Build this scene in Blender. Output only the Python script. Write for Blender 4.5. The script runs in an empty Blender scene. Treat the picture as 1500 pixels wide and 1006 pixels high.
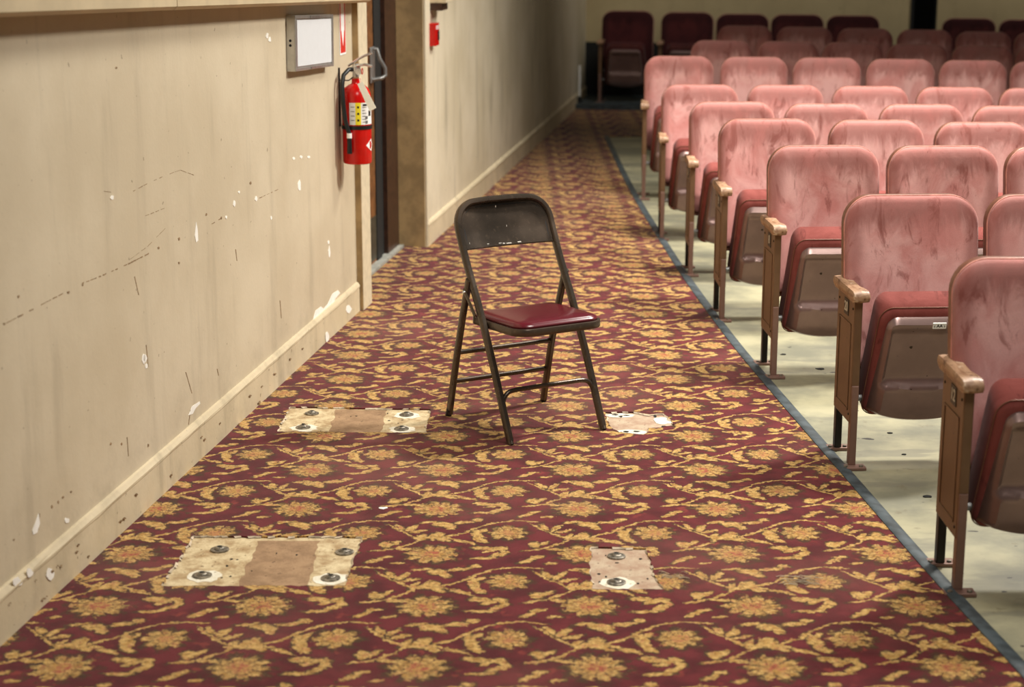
import bpy, bmesh, math, random
from mathutils import Vector, Matrix, Euler
from mathutils.geometry import tessellate_polygon
random.seed(7)
SC = bpy.context.scene
COL = SC.collection
rad = math.radians

# ------------------------------------------------------------------ camera
CAM_H = 1.93; FPX = 2600.0; TILT = math.atan(618.0/2600.0)
cd = bpy.data.cameras.new('camera'); cam = bpy.data.objects.new('camera', cd); COL.objects.link(cam)
cam.location = (0, 0, CAM_H); cam.rotation_euler = (math.pi/2 - TILT, 0, 0)
cd.sensor_width = 36; cd.lens = FPX/1500*36; cd.clip_start = .1; cd.clip_end = 100
cd.dof.use_dof = True; cd.dof.focus_distance = 6.75; cd.dof.aperture_fstop = 2.8
SC.camera = cam

# ------------------------------------------------------------------ world, lights, exposure
w = bpy.data.worlds.new('world'); SC.world = w; w.use_nodes = True
w.node_tree.nodes['Background'].inputs[0].default_value = (1.0, .93, .82, 1)
w.node_tree.nodes['Background'].inputs[1].default_value = .06
def area(name, loc, target, size, power, col, sy=None, spread=180):
    l = bpy.data.lights.new(name, 'AREA'); l.energy = power; l.size = size; l.color = col; l.spread = rad(spread)
    if sy: l.shape = 'RECTANGLE'; l.size_y = sy
    o = bpy.data.objects.new(name, l); COL.objects.link(o); o.location = loc
    o.rotation_euler = (Vector(target) - Vector(loc)).to_track_quat('-Z', 'Y').to_euler(); return o
WARM = (1, .955, .88)
area('house_light', (3.3, 8.3, 4.4), (1.0, 7.4, 0), .38, 195, WARM, .8, 130)
area('house_light', (2.3, 10.6, 4.7), (1.7, 10.3, 0), .8, 120, WARM, 1.2, 95)
area('house_light', (1.5, 5.7, 5.1), (.5, 5.0, 0), .9, 88, WARM, 1.4, 130)
area('stage_light', (1.2, 1.0, 5.6), (.9, 8.6, .3), 1.8, 36, WARM, spread=80)
area('rear_fill', (5.6, 17.2, 3.6), (5.4, 19.4, 1.6), .6, 14, WARM, spread=120)  # fill added to brighten the right part of the back wall
area('far_wall_fill', (.75, 13.0, 4.6), (.1, 13.2, .6), .8, 20, WARM, spread=75)  # unseen fill added to lift the far stretch of left wall
area('rear_fill', (2.2, 16.6, 4.2), (1.6, 20.0, 1.4), .8, 13, WARM, spread=90)  # fill added to brighten the left part of the back wall
SC.view_settings.view_transform = 'Standard'; SC.view_settings.look = 'None'
SC.view_settings.exposure = 0.0; SC.view_settings.gamma = 1; SC.view_settings.use_curve_mapping = False

# ------------------------------------------------------------------ helpers
def lin(r, g, b):
    f = lambda c: c/12.92 if c <= .04045 else ((c+.055)/1.055)**2.4
    return (f(r/255), f(g/255), f(b/255), 1)
def tag(o, label=None, cat=None, group=None, kind=None):
    if label: o['label'] = label
    if cat: o['category'] = cat
    if group: o['group'] = group
    if kind: o['kind'] = kind
    return o
def empty(name, loc=(0, 0, 0), rz=0, **k):
    o = bpy.data.objects.new(name, None); COL.objects.link(o); o.location = loc; o.rotation_euler = (0, 0, rz)
    o.empty_display_size = .1
    return tag(o, **k)
def obj(name, bm, mat, parent=None, smooth=True, bevel=0, **k):
    me = bpy.data.meshes.new(name); bmesh.ops.recalc_face_normals(bm, faces=bm.faces); bm.to_mesh(me); bm.free()
    me.materials.append(mat)
    if smooth:
        me.shade_smooth(); me.set_sharp_from_angle(angle=rad(40))
    o = bpy.data.objects.new(name, me); COL.objects.link(o)
    if parent: o.parent = parent
    if bevel:
        m = o.modifiers.new('bevel', 'BEVEL'); m.width = bevel; m.segments = 2; m.limit_method = 'ANGLE'; m.angle_limit = rad(40)
    return tag(o, **k)
def box(bm, x0, x1, y0, y1, z0, z1, M=None):
    c = [Vector((x, y, z)) for z in (z0, z1) for y in (y0, y1) for x in (x0, x1)]
    if M: c = [M @ p for p in c]
    v = [bm.verts.new(p) for p in c]
    for f in ((0, 1, 3, 2), (4, 6, 7, 5), (0, 4, 5, 1), (2, 3, 7, 6), (0, 2, 6, 4), (1, 5, 7, 3)): bm.faces.new([v[i] for i in f])
    return bm
def bx(*a, M=None): return box(bmesh.new(), *a, M=M)
def tube(bm, pts, r, seg=10, closed=False, rx=None, up=Vector((0, 0, 1)), square=False):
    pts = [Vector(p) for p in pts]; n = len(pts); rings = []; ref = None
    for i, p in enumerate(pts):
        if closed: t = pts[(i+1) % n] - pts[i-1]
        else: t = pts[min(i+1, n-1)] - pts[max(i-1, 0)]
        t.normalize()
        if ref is None:
            a = up if abs(t.dot(up)) < .9 else Vector((1, 0, 0)); ref = (a - t*a.dot(t)).normalized()
        else: ref = (ref - t*ref.dot(t)).normalized()
        s = t.cross(ref); rr = r[i] if isinstance(r, (list, tuple)) else r; r2 = rx if rx else rr
        ring = []
        for k in range(seg):
            a = 2*math.pi*k/seg; ca, sa = math.cos(a), math.sin(a)
            if square:
                q = (abs(ca)**4 + abs(sa)**4)**-.25; ca *= q; sa *= q
            ring.append(bm.verts.new(p + ref*ca*rr + s*sa*r2))
        rings.append(ring)
    m = n if closed else n-1
    for i in range(m):
        a, b = rings[i], rings[(i+1) % n]
        for k in range(seg): bm.faces.new((a[k], a[(k+1) % seg], b[(k+1) % seg], b[k]))
    if not closed: bm.faces.new(rings[0]); bm.faces.new(rings[-1][::-1])
    return bm
def tb(*a, **k): return tube(bmesh.new(), *a, **k)
def lathe(bm, prof, seg=32, c=(0, 0, 0), M=None):
    rings = []
    for r, z in prof:
        if r < 1e-5: rings.append([bm.verts.new(Vector((c[0], c[1], c[2]+z)))])
        else: rings.append([bm.verts.new(Vector((c[0]+r*math.cos(2*math.pi*k/seg), c[1]+r*math.sin(2*math.pi*k/seg), c[2]+z))) for k in range(seg)])
    for a, b in zip(rings, rings[1:]):
        for k in range(seg):
            j = (k+1) % seg
            if len(a) == 1 and len(b) == 1: continue
            if len(a) == 1: bm.faces.new((a[0], b[j], b[k]))
            elif len(b) == 1: bm.faces.new((a[k], a[j], b[0]))
            else: bm.faces.new((a[k], a[j], b[j], b[k]))
    if M: bmesh.ops.transform(bm, matrix=M, verts=bm.verts)
    return bm
def rrect(x0, x1, z0, z1, rad4, n=8):
    """rounded rectangle outline; radii bottom-left, bottom-right, top-right, top-left"""
    out = []
    cs = ((x0, z0, 1, 1, math.pi), (x1, z0, -1, 1, 1.5*math.pi), (x1, z1, -1, -1, 0), (x0, z1, 1, -1, .5*math.pi))
    for (cx, cz, sx, sz, a0), r in zip(cs, rad4):
        r = max(r, .002)
        for k in range(n+1):
            a = a0 + .5*math.pi*k/n; out.append((cx+sx*r+r*math.cos(a), cz+sz*r+r*math.sin(a)))
    return out
def pillow(x0, x1, z0, z1, rad4, prof, fn, n=8):
    """rings of a rounded outline: prof = [(inset, y)], closed front and back; fn warps a point"""
    bm = bmesh.new(); rings = []
    for ins, y in prof:
        o = rrect(x0+ins, x1-ins, z0+ins, z1-ins, [max(r-ins, .004) for r in rad4], n)
        rings.append([bm.verts.new(fn(Vector((x, y, z)))) for x, z in o])
    m = len(rings[0])
    for a, b in zip(rings, rings[1:]):
        for k in range(m): bm.faces.new((a[k], a[(k+1) % m], b[(k+1) % m], b[k]))
    bm.faces.new(rings[0][::-1]); f = bm.faces.new(rings[-1])
    bmesh.ops.triangulate(bm, faces=[f]); return bm
def poly(pts, z0, z1, M=None):
    """prism of a 2-D polygon (any shape) between z0 and z1"""
    bm = bmesh.new(); n = len(pts)
    P = lambda p, z: (M @ Vector((p[0], p[1], z))) if M else Vector((p[0], p[1], z))
    a = [bm.verts.new(P(p, z0)) for p in pts]; b = [bm.verts.new(P(p, z1)) for p in pts]
    tri = tessellate_polygon([[Vector((p[0], p[1], 0)) for p in pts]])
    for t in tri:
        bm.faces.new([b[i] for i in t]); bm.faces.new([a[i] for i in t][::-1])
    for i in range(n): bm.faces.new((a[i], a[(i+1) % n], b[(i+1) % n], b[i]))
    return bm
def jag(pts, amp, step, closed=True):
    """ragged version of an outline"""
    out = []; n = len(pts)
    for i in range(n if closed else n-1):
        a = Vector(pts[i]); b = Vector(pts[(i+1) % n]); L = (b-a).length; k = max(1, int(L/step)); nn = Vector((-(b-a).y, (b-a).x)).normalized()
        for j in range(k):
            p = a.lerp(b, j/k) + nn*random.uniform(-amp, amp)*(0.4 if j == 0 else 1); out.append((p.x, p.y))
    return out
def text_mesh(name, s, size, M, mat, parent, bold=0.0):
    cu = bpy.data.curves.new(name, 'FONT'); cu.body = s; cu.size = size; cu.align_x = 'CENTER'; cu.align_y = 'CENTER'; cu.extrude = .0006; cu.offset = bold
    o = bpy.data.objects.new('t', cu); COL.objects.link(o); bpy.context.view_layer.update()
    me = bpy.data.meshes.new_from_object(o.evaluated_get(bpy.context.evaluated_depsgraph_get()))
    bpy.data.objects.remove(o); me.name = name; me.transform(M); me.materials.clear(); me.materials.append(mat)
    q = bpy.data.objects.new(name, me); COL.objects.link(q); q.parent = parent; return q

# ------------------------------------------------------------------ materials
class NT:
    def __init__(s, name):
        s.m = bpy.data.materials.new(name); s.m.use_nodes = True; s.t = s.m.node_tree; s.b = s.t.nodes['Principled BSDF']
        s.tc = s.n('ShaderNodeTexCoord')
    def n(s, typ, **k):
        nd = s.t.nodes.new(typ)
        for a, v in k.items(): setattr(nd, a, v)
        return nd
    def l(s, a, b): s.t.links.new(a, b)
    def put(s, sock, v):
        if hasattr(v, 'is_output') or isinstance(v, bpy.types.NodeSocket): s.l(v, sock)
        else: sock.default_value = v
    def math(s, op, a, b=0.0, c=0.0, clamp=False):
        nd = s.n('ShaderNodeMath', operation=op, use_clamp=clamp)
        s.put(nd.inputs[0], a); s.put(nd.inputs[1], b)
        if op in ('MULTIPLY_ADD', 'COMPARE', 'SMOOTH_MIN'): s.put(nd.inputs[2], c)
        return nd.outputs[0]
    def vm(s, op, a, b=None, c=None, out=0):
        nd = s.n('ShaderNodeVectorMath', operation=op); s.put(nd.inputs[0], a)
        if b is not None: s.put(nd.inputs[1], b)
        if c is not None: s.put(nd.inputs[2], c)
        return nd.outputs[out]
    def mapping(s, v, loc=(0, 0, 0), rot=(0, 0, 0), sc=(1, 1, 1), typ='POINT'):
        nd = s.n('ShaderNodeMapping', vector_type=typ); s.l(v, nd.inputs[0])
        if typ != 'VECTOR': nd.inputs['Location'].default_value = loc
        nd.inputs['Rotation'].default_value = rot; nd.inputs['Scale'].default_value = sc; return nd.outputs[0]
    def noise(s, v, scale, detail=3, rough=.55, dist=0, col=False):
        nd = s.n('ShaderNodeTexNoise'); s.l(v, nd.inputs['Vector']); nd.inputs['Scale'].default_value = scale
        nd.inputs['Detail'].default_value = detail; nd.inputs['Roughness'].default_value = rough; nd.inputs['Distortion'].default_value = dist
        return nd.outputs[1 if col else 0]
    def ramp(s, v, a, b, lo=0.0, hi=1.0):
        nd = s.n('ShaderNodeMapRange', interpolation_type='SMOOTHSTEP'); s.put(nd.inputs[0], v)
        for i, x in enumerate((a, b, lo, hi)): nd.inputs[i+1].default_value = x
        return nd.outputs[0]
    def mix(s, f, a, b, mode='MIX'):
        nd = s.n('ShaderNodeMix', data_type='RGBA', blend_type=mode, clamp_factor=True)
        s.put(nd.inputs[0], f); s.put(nd.inputs[6], a); s.put(nd.inputs[7], b); return nd.outputs[2]
    def bump(s, h, dist=.002, strength=.5):
        nd = s.n('ShaderNodeBump'); nd.inputs['Distance'].default_value = dist; nd.inputs['Strength'].default_value = strength
        s.l(h, nd.inputs['Height']); s.l(nd.outputs[0], s.b.inputs['Normal'])
    def base(s, v): s.put(s.b.inputs['Base Color'], v)
    def set(s, **k):
        for a, v in k.items(): s.put(s.b.inputs[a.replace('_', ' ')], v)

def simple(name, col, rough=.5, metal=0.0, var=.12, scale=25, bump=0):
    t = NT(name); o = t.tc.outputs['Object']; n = t.noise(o, scale, 4)
    dark = tuple(c*(1-var*1.6) for c in col[:3])+(1,); lite = tuple(min(1, c*(1+var)) for c in col[:3])+(1,)
    t.base(t.mix(t.ramp(n, .35, .65), dark, lite)); t.set(Roughness=rough, Metallic=metal)
    if bump: t.bump(n, bump)
    return t.m

def mat_wall(name, c1, c2, streaks=.5):
    t = NT(name); o = t.tc.outputs['Object']
    n1 = t.noise(o, 1.3, 5, .6); n2 = t.noise(t.mapping(o, sc=(3, 3, .45)), 2.2, 4, .6); n3 = t.noise(o, 55, 3)
    c = t.mix(t.ramp(n1, .35, .68), c1, c2)
    grime = tuple(x*.62 for x in c1[:3])+(1,)
    c = t.mix(t.math('MULTIPLY', t.ramp(n2, .52, .74), streaks), c, grime)
    sep = t.n('ShaderNodeSeparateXYZ'); t.l(o, sep.inputs[0])
    low = t.ramp(sep.outputs[2], .55, .05)                      # scuffed and dirtied near the floor
    c = t.mix(t.math('MULTIPLY', t.math('MULTIPLY', low, t.ramp(t.noise(o, 4, 6, .7), .45, .7)), .4), c, grime)
    sp = t.noise(o, 34, 3, .5)
    c = t.mix(t.math('MULTIPLY', t.ramp(sp, .70, .735), .55), c, lin(96, 76, 52))
    t.base(c); t.set(Roughness=.62)
    t.bump(t.math('ADD', n3, t.math('MULTIPLY', n1, 2)), .0015, .5); return t.m
M_WALL = mat_wall('wall_paint', lin(194, 179, 151), lin(207, 193, 166), .35)
M_WALL_FAR = mat_wall('wall_paint_far', lin(206, 193, 164), lin(222, 210, 184), .75)
M_BACK = mat_wall('wall_paint_back', lin(176, 158, 118), lin(190, 172, 130), .3)
M_BASE = mat_wall('baseboard_paint', lin(198, 182, 150), lin(214, 198, 166), .6)
M_CASING = simple('casing_paint', lin(212, 198, 168), .5, var=.05)
M_TAN = simple('jamb_and_shade_tan', lin(165, 140, 98), .55, var=.14, scale=9)  # recess return, and painted shade on the casing's near side
M_LEDGE = simple('ledge_paint', lin(196, 178, 144), .55, var=.06, scale=6)
M_DOORFRAME = simple('door_frame_paint', lin(58, 34, 22), .4, var=.2)
M_DOOR = simple('door_wood', lin(120, 78, 42), .45, var=.2)
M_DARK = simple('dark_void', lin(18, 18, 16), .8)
M_KICK = simple('kick_plate_metal', lin(90, 92, 80), .4, .7)
M_THRESH = simple('threshold_metal', lin(190, 190, 180), .4, .3)
M_CHIP = simple('bare_plaster', lin(240, 236, 226), .8, var=.04)
M_MARK = simple('scratch_mark', lin(142, 116, 84), .8, var=.2, scale=80)
M_STEEL = simple('brushed_steel', lin(196, 196, 192), .3, .9, var=.08)
M_GREY = simple('grey_metal', lin(150, 150, 148), .35, .6)
M_ALU = simple('aluminium_frame', lin(188, 186, 180), .32, .75, var=.05)
M_PAPER = simple('white_paper', lin(214, 216, 218), .5, var=.01)
M_WHITE = simple('white_label', lin(240, 240, 236), .5, var=.02)
M_YELLOW = simple('yellow_label', lin(238, 220, 40), .5, var=.02)
M_BLACK = simple('black_plastic', lin(22, 22, 24), .45)
M_RUBBER = simple('black_rubber', lin(20, 24, 24), .4)
M_RED = simple('red_enamel', lin(200, 14, 10), .22, var=.05)
M_REDSIGN = simple('red_print', lin(205, 45, 30), .5, var=.02)
M_CREAM = simple('tag_card', lin(252, 252, 238), .6, var=.02)
M_BRASS = simple('plated_valve', lin(215, 212, 208), .25, .75)
M_STRIP = simple('edge_strip_rubber', lin(62, 72, 76), .55, var=.3, scale=14, bump=.001)
M_BOLT = simple('rusty_bolt_steel', lin(140, 132, 118), .4, .6, var=.35, scale=90)
M_HOLE = simple('bolt_hole', lin(10, 9, 8), .9)
M_THREAD = simple('frayed_backing', lin(196, 178, 152), .9, var=.2)
M_NUM = simple('number_white', lin(228, 226, 214), .5, var=.02)

def mat_concrete():
    t = NT('concrete_floor'); o = t.tc.outputs['Object']
    n1 = t.noise(o, 1.6, 6, .62); n2 = t.noise(t.mapping(o, sc=(.6, 2.2, 1)), 2.4, 5, .6); n3 = t.noise(o, 14, 5, .6)
    c = t.mix(t.ramp(n1, .36, .64), lin(122, 121, 102), lin(172, 166, 134))
    c = t.mix(t.math('MULTIPLY', t.ramp(n2, .53, .62), .55), c, lin(112, 110, 96))
    c = t.mix(t.math('MULTIPLY', t.ramp(n3, .62, .72), .5), c, lin(108, 98, 74))
    c = t.mix(t.ramp(t.noise(t.mapping(o, sc=(1, 1.6, 1)), 9, 3, .5), .70, .72), c, lin(40, 34, 24))
    t.base(c); t.set(Roughness=.55); t.bump(n3, .002, .4); return t.m
M_CONC = mat_concrete()

def mat_velvet(name, pink, mid, dark, sheen=.55):
    t = NT(name); o = t.tc.outputs['Object']; oi = t.n('ShaderNodeObjectInfo')
    p = t.vm('ADD', o, t.vm('MULTIPLY', t.vm('ADD', oi.outputs['Random'], (0, 0, 0)), (31, 17, 23)))
    n1 = t.noise(t.mapping(p, sc=(1, 1, .7)), 6, 4, .62, .6)
    n2 = t.noise(t.mapping(p, sc=(3.2, 1, 1.0)), 5, 5, .68, .9)
    n3 = t.noise(p, 420, 2, .6)
    c = t.mix(t.ramp(n1, .3, .66), mid, pink)
    sep = t.n('ShaderNodeSeparateXYZ'); t.l(o, sep.inputs[0])
    # rubbed darker pile along the worn head band, ragged downwards
    hz = t.math('ADD', sep.outputs[2], t.math('MULTIPLY', t.math('SUBTRACT', n2, .5), .20))
    band = t.math('MULTIPLY', t.ramp(hz, .80, .885), t.ramp(n1, .25, .55, .45, 1))
    c = t.mix(t.math('MULTIPLY', band, .66), c, dark)
    c = t.mix(t.math('MULTIPLY', t.ramp(n2, .55, .68), .6), c, dark)
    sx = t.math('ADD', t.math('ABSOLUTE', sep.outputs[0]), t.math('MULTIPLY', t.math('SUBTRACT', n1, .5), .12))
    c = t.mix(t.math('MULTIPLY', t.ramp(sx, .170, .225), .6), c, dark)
    c = t.mix(t.ramp(n3, .3, .7, 0, .16), c, dark)
    t.base(c); t.set(Roughness=.9); t.b.inputs['Sheen Weight'].default_value = sheen; t.b.inputs['Sheen Roughness'].default_value = .45
    t.b.inputs['Sheen Tint'].default_value = (1, .84, .82, 1); t.b.inputs['Specular IOR Level'].default_value = .15
    t.bump(t.math('ADD', t.math('MULTIPLY', n3, .3), t.math('MULTIPLY', n1, 3)), .003, .5); return t.m
M_VELVET = mat_velvet('pink_velvet', lin(234, 182, 176), lin(210, 142, 136), lin(136, 74, 66), .3)
M_VELVET_SEAT = mat_velvet('red_velvet', lin(142, 76, 70), lin(122, 60, 54), lin(78, 36, 32), .1)
M_VELVET_DARK = mat_velvet('shaded_maroon_velvet', lin(84, 38, 38), lin(66, 30, 32), lin(44, 20, 22), .1)  # dim light of the last row put into this maroon
M_VELVET_SEAM = simple('velvet_piping', lin(196, 132, 118), .8)
M_SHELL = simple('seat_shell_enamel', lin(128, 84, 66), .38, .2, var=.12)
def mat_enamel(name, a, b, rough, metal):
    t = NT(name); o = t.tc.outputs['Object']
    n = t.noise(o, 3.5, 5, .6); sp = t.noise(o, 26, 3, .5)
    c = t.mix(t.ramp(n, .35, .65), a, b); c = t.mix(t.ramp(sp, .73, .75), c, lin(50, 32, 24))
    t.base(c); t.set(Roughness=rough, Metallic=metal); return t.m
M_PAN = mat_enamel('seat_pan_enamel', lin(126, 102, 97), lin(144, 118, 112), .3, .45)
M_STAND = mat_enamel('standard_enamel', lin(106, 80, 56), lin(126, 96, 70), .42, .25)
M_LEG = mat_enamel('leg_enamel', lin(130, 100, 88), lin(150, 118, 106), .42, .35)
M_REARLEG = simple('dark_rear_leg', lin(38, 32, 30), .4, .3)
def mat_wood():
    t = NT('worn_armrest_wood'); o = t.tc.outputs['Object']
    g = t.noise(t.mapping(o, sc=(9, .8, 9)), 9, 4, .6, .6); n = t.noise(o, 22, 4, .6)
    c = t.mix(t.ramp(g, .3, .7), lin(142, 104, 76), lin(186, 150, 118))
    c = t.mix(t.ramp(n, .58, .68), c, lin(104, 68, 44)); c = t.mix(t.ramp(n, .40, .32), c, lin(210, 184, 156))
    t.base(c); t.set(Roughness=.42); t.bump(g, .001, .4); return t.m
M_WOOD = mat_wood()
def mat_bronze():
    t = NT('bronze_chair_paint'); o = t.tc.outputs['Object']
    n = t.noise(o, 5, 3, .5); s = t.noise(o, 60, 3, .6)
    c = t.mix(t.ramp(n, .3, .7), lin(74, 66, 58), lin(96, 82, 70))
    c = t.mix(t.ramp(s, .55, .75, 0, .5), c, lin(116, 100, 84))
    t.base(c); t.set(Metallic=.6); t.put(t.b.inputs['Roughness'], t.ramp(n, .3, .7, .22, .36)); return t.m
M_BRONZE = mat_bronze()
M_VINYL = simple('burgundy_vinyl', lin(92, 24, 34), .22, var=.05, scale=4)

# ---- carpet: peonies, daisies, stems and leaves woven on a repeating lattice, built from distance fields
P, Q = .474, .437
def mat_carpet():
    t = NT('floral_carpet'); o = t.tc.outputs['Object']
    nz = t.noise(o, 26, 2, .6, col=True); nf = t.noise(o, 95, 2, .6, col=True)
    d1 = t.vm('SCALE', t.vm('SUBTRACT', nz, (.5, .5, .5))); d1.node.inputs['Scale'].default_value = .030
    d2 = t.vm('SCALE', t.vm('SUBTRACT', nf, (.5, .5, .5))); d2.node.inputs['Scale'].default_value = .024
    p = t.vm('ADD', t.vm('ADD', o, d1), d2)
    p = t.vm('MULTIPLY', p, (1, 1, 0))
    X0, Y0 = -.25, 4.392
    field = None; count = 0
    def cell(cx, cy):
        nonlocal p, count
        count += 1
        if field is not None and count % 3 == 0:      # chain the elements so few values are held at once
            p = t.vm('MULTIPLY_ADD', field, (1e-8, 1e-8, 0), p)
        q = t.vm('SUBTRACT', p, (X0+cx, Y0+cy, 0)); return t.vm('WRAP', q, (P/2, Q/2, 1), (-P/2, -Q/2, -1))
    def add(d):
        nonlocal field
        field = d if field is None else t.math('MINIMUM', field, d)
    def leaf(cx, cy, a, b, ang):
        q = t.mapping(cell(cx, cy), rot=(0, 0, rad(ang)), sc=(a, b, 1), typ='TEXTURE'); add(t.vm('LENGTH', q, out=1))
    def seg(x0, y0, x1, y1, wd):
        a = math.hypot(x1-x0, y1-y0)/2; leaf((x0+x1)/2, (y0+y1)/2, a*1.12+.004, wd*.86, math.degrees(math.atan2(y1-y0, x1-x0)))
    # flowers
    def flower(cx, cy, R, npet, amp, sy, ph):
        q = t.mapping(cell(cx, cy), sc=(1, 1/sy, 1)); sp = t.n('ShaderNodeSeparateXYZ'); t.l(q, sp.inputs[0])
        r = t.vm('LENGTH', q, out=1); th = t.math('ARCTAN2', sp.outputs[1], sp.outputs[0])
        pet = t.math('ABSOLUTE', t.math('COSINE', t.math('MULTIPLY_ADD', th, npet/2, ph)))
        edge = t.math('MULTIPLY_ADD', t.math('POWER', pet, .6), R*amp, R*(1-amp))
        dd = t.math('DIVIDE', r, edge); add(dd)
        gap = t.math('MULTIPLY', t.ramp(pet, .30, .08), t.math('MULTIPLY', t.ramp(t.math('DIVIDE', r, R), .22, .38), t.ramp(t.math('DIVIDE', r, R), .98, .8)))
        core = t.ramp(t.math('DIVIDE', r, R), .48, .25)
        ring = t.ramp(t.math('ABSOLUTE', t.math('SUBTRACT', dd, .58)), .085, .03)
        return gap, core, ring
    g1, c1, l1 = flower(0, 0, .086, 10, .34, .98, .3)
    g2, c2, l2 = flower(.238, .196, .068, 8, .36, 1.05, .0)
    # the vine arches over the daisy, ends in a three-pronged leaf, passes a leaf cluster and starts again
    B = lambda dx, dy: (dx*P, dy*Q)
    def S(ax, ay, bx_, by, w_): seg(*B(ax, ay), *B(bx_, by), w_)
    def Lf(dx, dy, a, b, ang): leaf(*B(dx, dy), a, b, ang)
    S(-.93, -.64, -.80, -.55, .009); S(-.80, -.55, -.70, -.42, .0085); S(-.70, -.42, -.58, -.31, .008); S(-.58, -.31, -.45, -.27, .0075); S(-.45, -.27, -.28, -.30, .007)
    Lf(-.71, -.60, .058, .021, 100); Lf(-.685, -.71, .036, .017, 130); Lf(-.675, -.50, .026, .012, 60)
    Lf(-.80, -.31, .040, .015, 12); Lf(-.71, -.25, .020, .017, 0)
    S(-.34, -.36, -.23, -.53, .007); S(-.23, -.53, -.10, -.68, .0075); Lf(-.25, -.42, .034, .013, 115); Lf(-.17, -.45, .040, .014, 62); Lf(-.12, -.52, .036, .012, 25)
    Lf(.05, -.36, .040, .026, -18); Lf(.10, -.42, .028, .018, -60); Lf(-.05, -.31, .034, .011, 15)
    Lf(.01, -.62, .040, .025, 70); Lf(-.05, -.66, .040, .015, 20); Lf(.06, -.70, .036, .015, -35)
    S(.04, -.64, .16, -.70, .008); S(.16, -.70, .28, -.80, .0085); Lf(.20, -.74, .034, .013, -20)
    S(-.40, .06, -.26, .11, .009); S(-.26, .11, -.13, .24, .008); S(-.13, .24, -.02, .40, .008)
    Lf(-.32, .19, .030, .022, 100); Lf(-.26, .22, .030, .012, 50); Lf(-.09, .38, .028, .012, 60); Lf(-.19, .10, .034, .012, -10)
    Lf(-.67, .12, .040, .019, -12); Lf(-.62, .06, .028, .012, 30); Lf(-.55, .11, .024, .018, 0); Lf(-.66, -.09, .046, .012, 3); Lf(-.56, -.02, .036, .014, 40); Lf(-.52, .05, .024, .014, -50)
    Lf(-.37, -.14, .040, .013, 42); Lf(-.31, -.07, .026, .012, 20); Lf(-.22, -.19, .024, .010, 10)
    g = t.noise(o, 300, 2, .6); blot = t.noise(o, 8, 3, .6); mid = t.noise(o, 48, 3, .6)
    field = t.math('ADD', field, t.math('MULTIPLY', t.math('SUBTRACT', t.noise(o, 70, 3, .65), .5), .95))
    gold = t.ramp(field, 1.04, .90)
    rim = t.math('MULTIPLY', t.math('MULTIPLY', t.ramp(field, 1.45, 1.10), t.ramp(field, .66, .98)), t.ramp(t.noise(o, 30, 3, .6), .40, .54))
    ground = t.mix(t.ramp(blot, .36, .66), lin(84, 22, 28), lin(112, 36, 42))
    ground = t.mix(t.math('MULTIPLY', t.ramp(t.noise(o, 15, 2), .62, .74), .7), ground, lin(150, 62, 54))
    gcol = t.mix(t.ramp(mid, .34, .62), lin(184, 138, 70), lin(222, 182, 110))
    gcol = t.mix(t.math('MULTIPLY', t.ramp(t.noise(o, 34, 2), .56, .68), .6), gcol, lin(196, 126, 88))
    gcol = t.mix(t.math('MULTIPLY', t.math('ADD', t.math('MULTIPLY', c1, 1.0), t.math('MULTIPLY', c2, .7)), t.ramp(mid, .40, .58)), gcol, lin(172, 88, 66))
    vein = t.math('ABSOLUTE', t.math('SUBTRACT', t.noise(t.mapping(o, sc=(1, 1.5, 1)), 44, 2, .5, .5), .5))
    gcol = t.mix(t.math('MULTIPLY', t.ramp(vein, .034, .010), .72), gcol, lin(96, 72, 36))
    gcol = t.mix(t.math('MULTIPLY', t.math('ADD', l1, l2, clamp=True), .5), gcol, lin(110, 72, 40))
    gcol = t.mix(t.math('MULTIPLY', t.math('ADD', g1, g2, clamp=True), .9), gcol, lin(92, 56, 34))
    c = t.mix(gold, ground, gcol)
    c = t.mix(t.math('MULTIPLY', rim, .85), c, lin(66, 50, 26))
    c = t.mix(t.ramp(g, .3, .7, 0, .42), c, (.02, .008, .006, 1))
    # worn, greyed traffic lane in places
    wear = t.ramp(t.noise(o, 1.1, 3, .6), .48, .68)
    c = t.mix(t.math('MULTIPLY', wear, .10), c, lin(170, 130, 110))
    t.base(c); t.set(Roughness=.95); t.b.inputs['Specular IOR Level'].default_value = .06
    t.b.inputs['Sheen Weight'].default_value = .15; t.b.inputs['Sheen Roughness'].default_value = .5
    t.bump(t.math('ADD', g, t.math('MULTIPLY', gold, .6)), .003, .6); return t.m
M_CARPET = mat_carpet()
def mat_pad(name, a, b, spk):
    t = NT(name); o = t.tc.outputs['Object']; n = t.noise(o, 13, 5, .65); f = t.noise(o, 220, 2)
    c = t.mix(t.ramp(n, .34, .64), a, b); c = t.mix(t.ramp(t.noise(o, 60, 3), .66, .70), c, spk); c = t.mix(t.ramp(f, .3, .7, 0, .2), c, spk)
    t.base(c); t.set(Roughness=.8); t.bump(t.math('ADD', n, t.math('MULTIPLY', f, .3)), .002, .6); return t.m
M_PAD = mat_pad('bare_subfloor', lin(166, 138, 98), lin(218, 200, 160), lin(108, 80, 50))
M_GLUE = mat_pad('brown_adhesive', lin(140, 110, 80), lin(168, 136, 102), lin(92, 66, 44))
M_PINKPAD = mat_pad('pinkish_subfloor', lin(164, 132, 108), lin(188, 168, 142), lin(110, 84, 66))
M_LIME = mat_pad('white_filler', lin(222, 214, 190), lin(240, 236, 220), lin(150, 130, 96))

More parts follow.
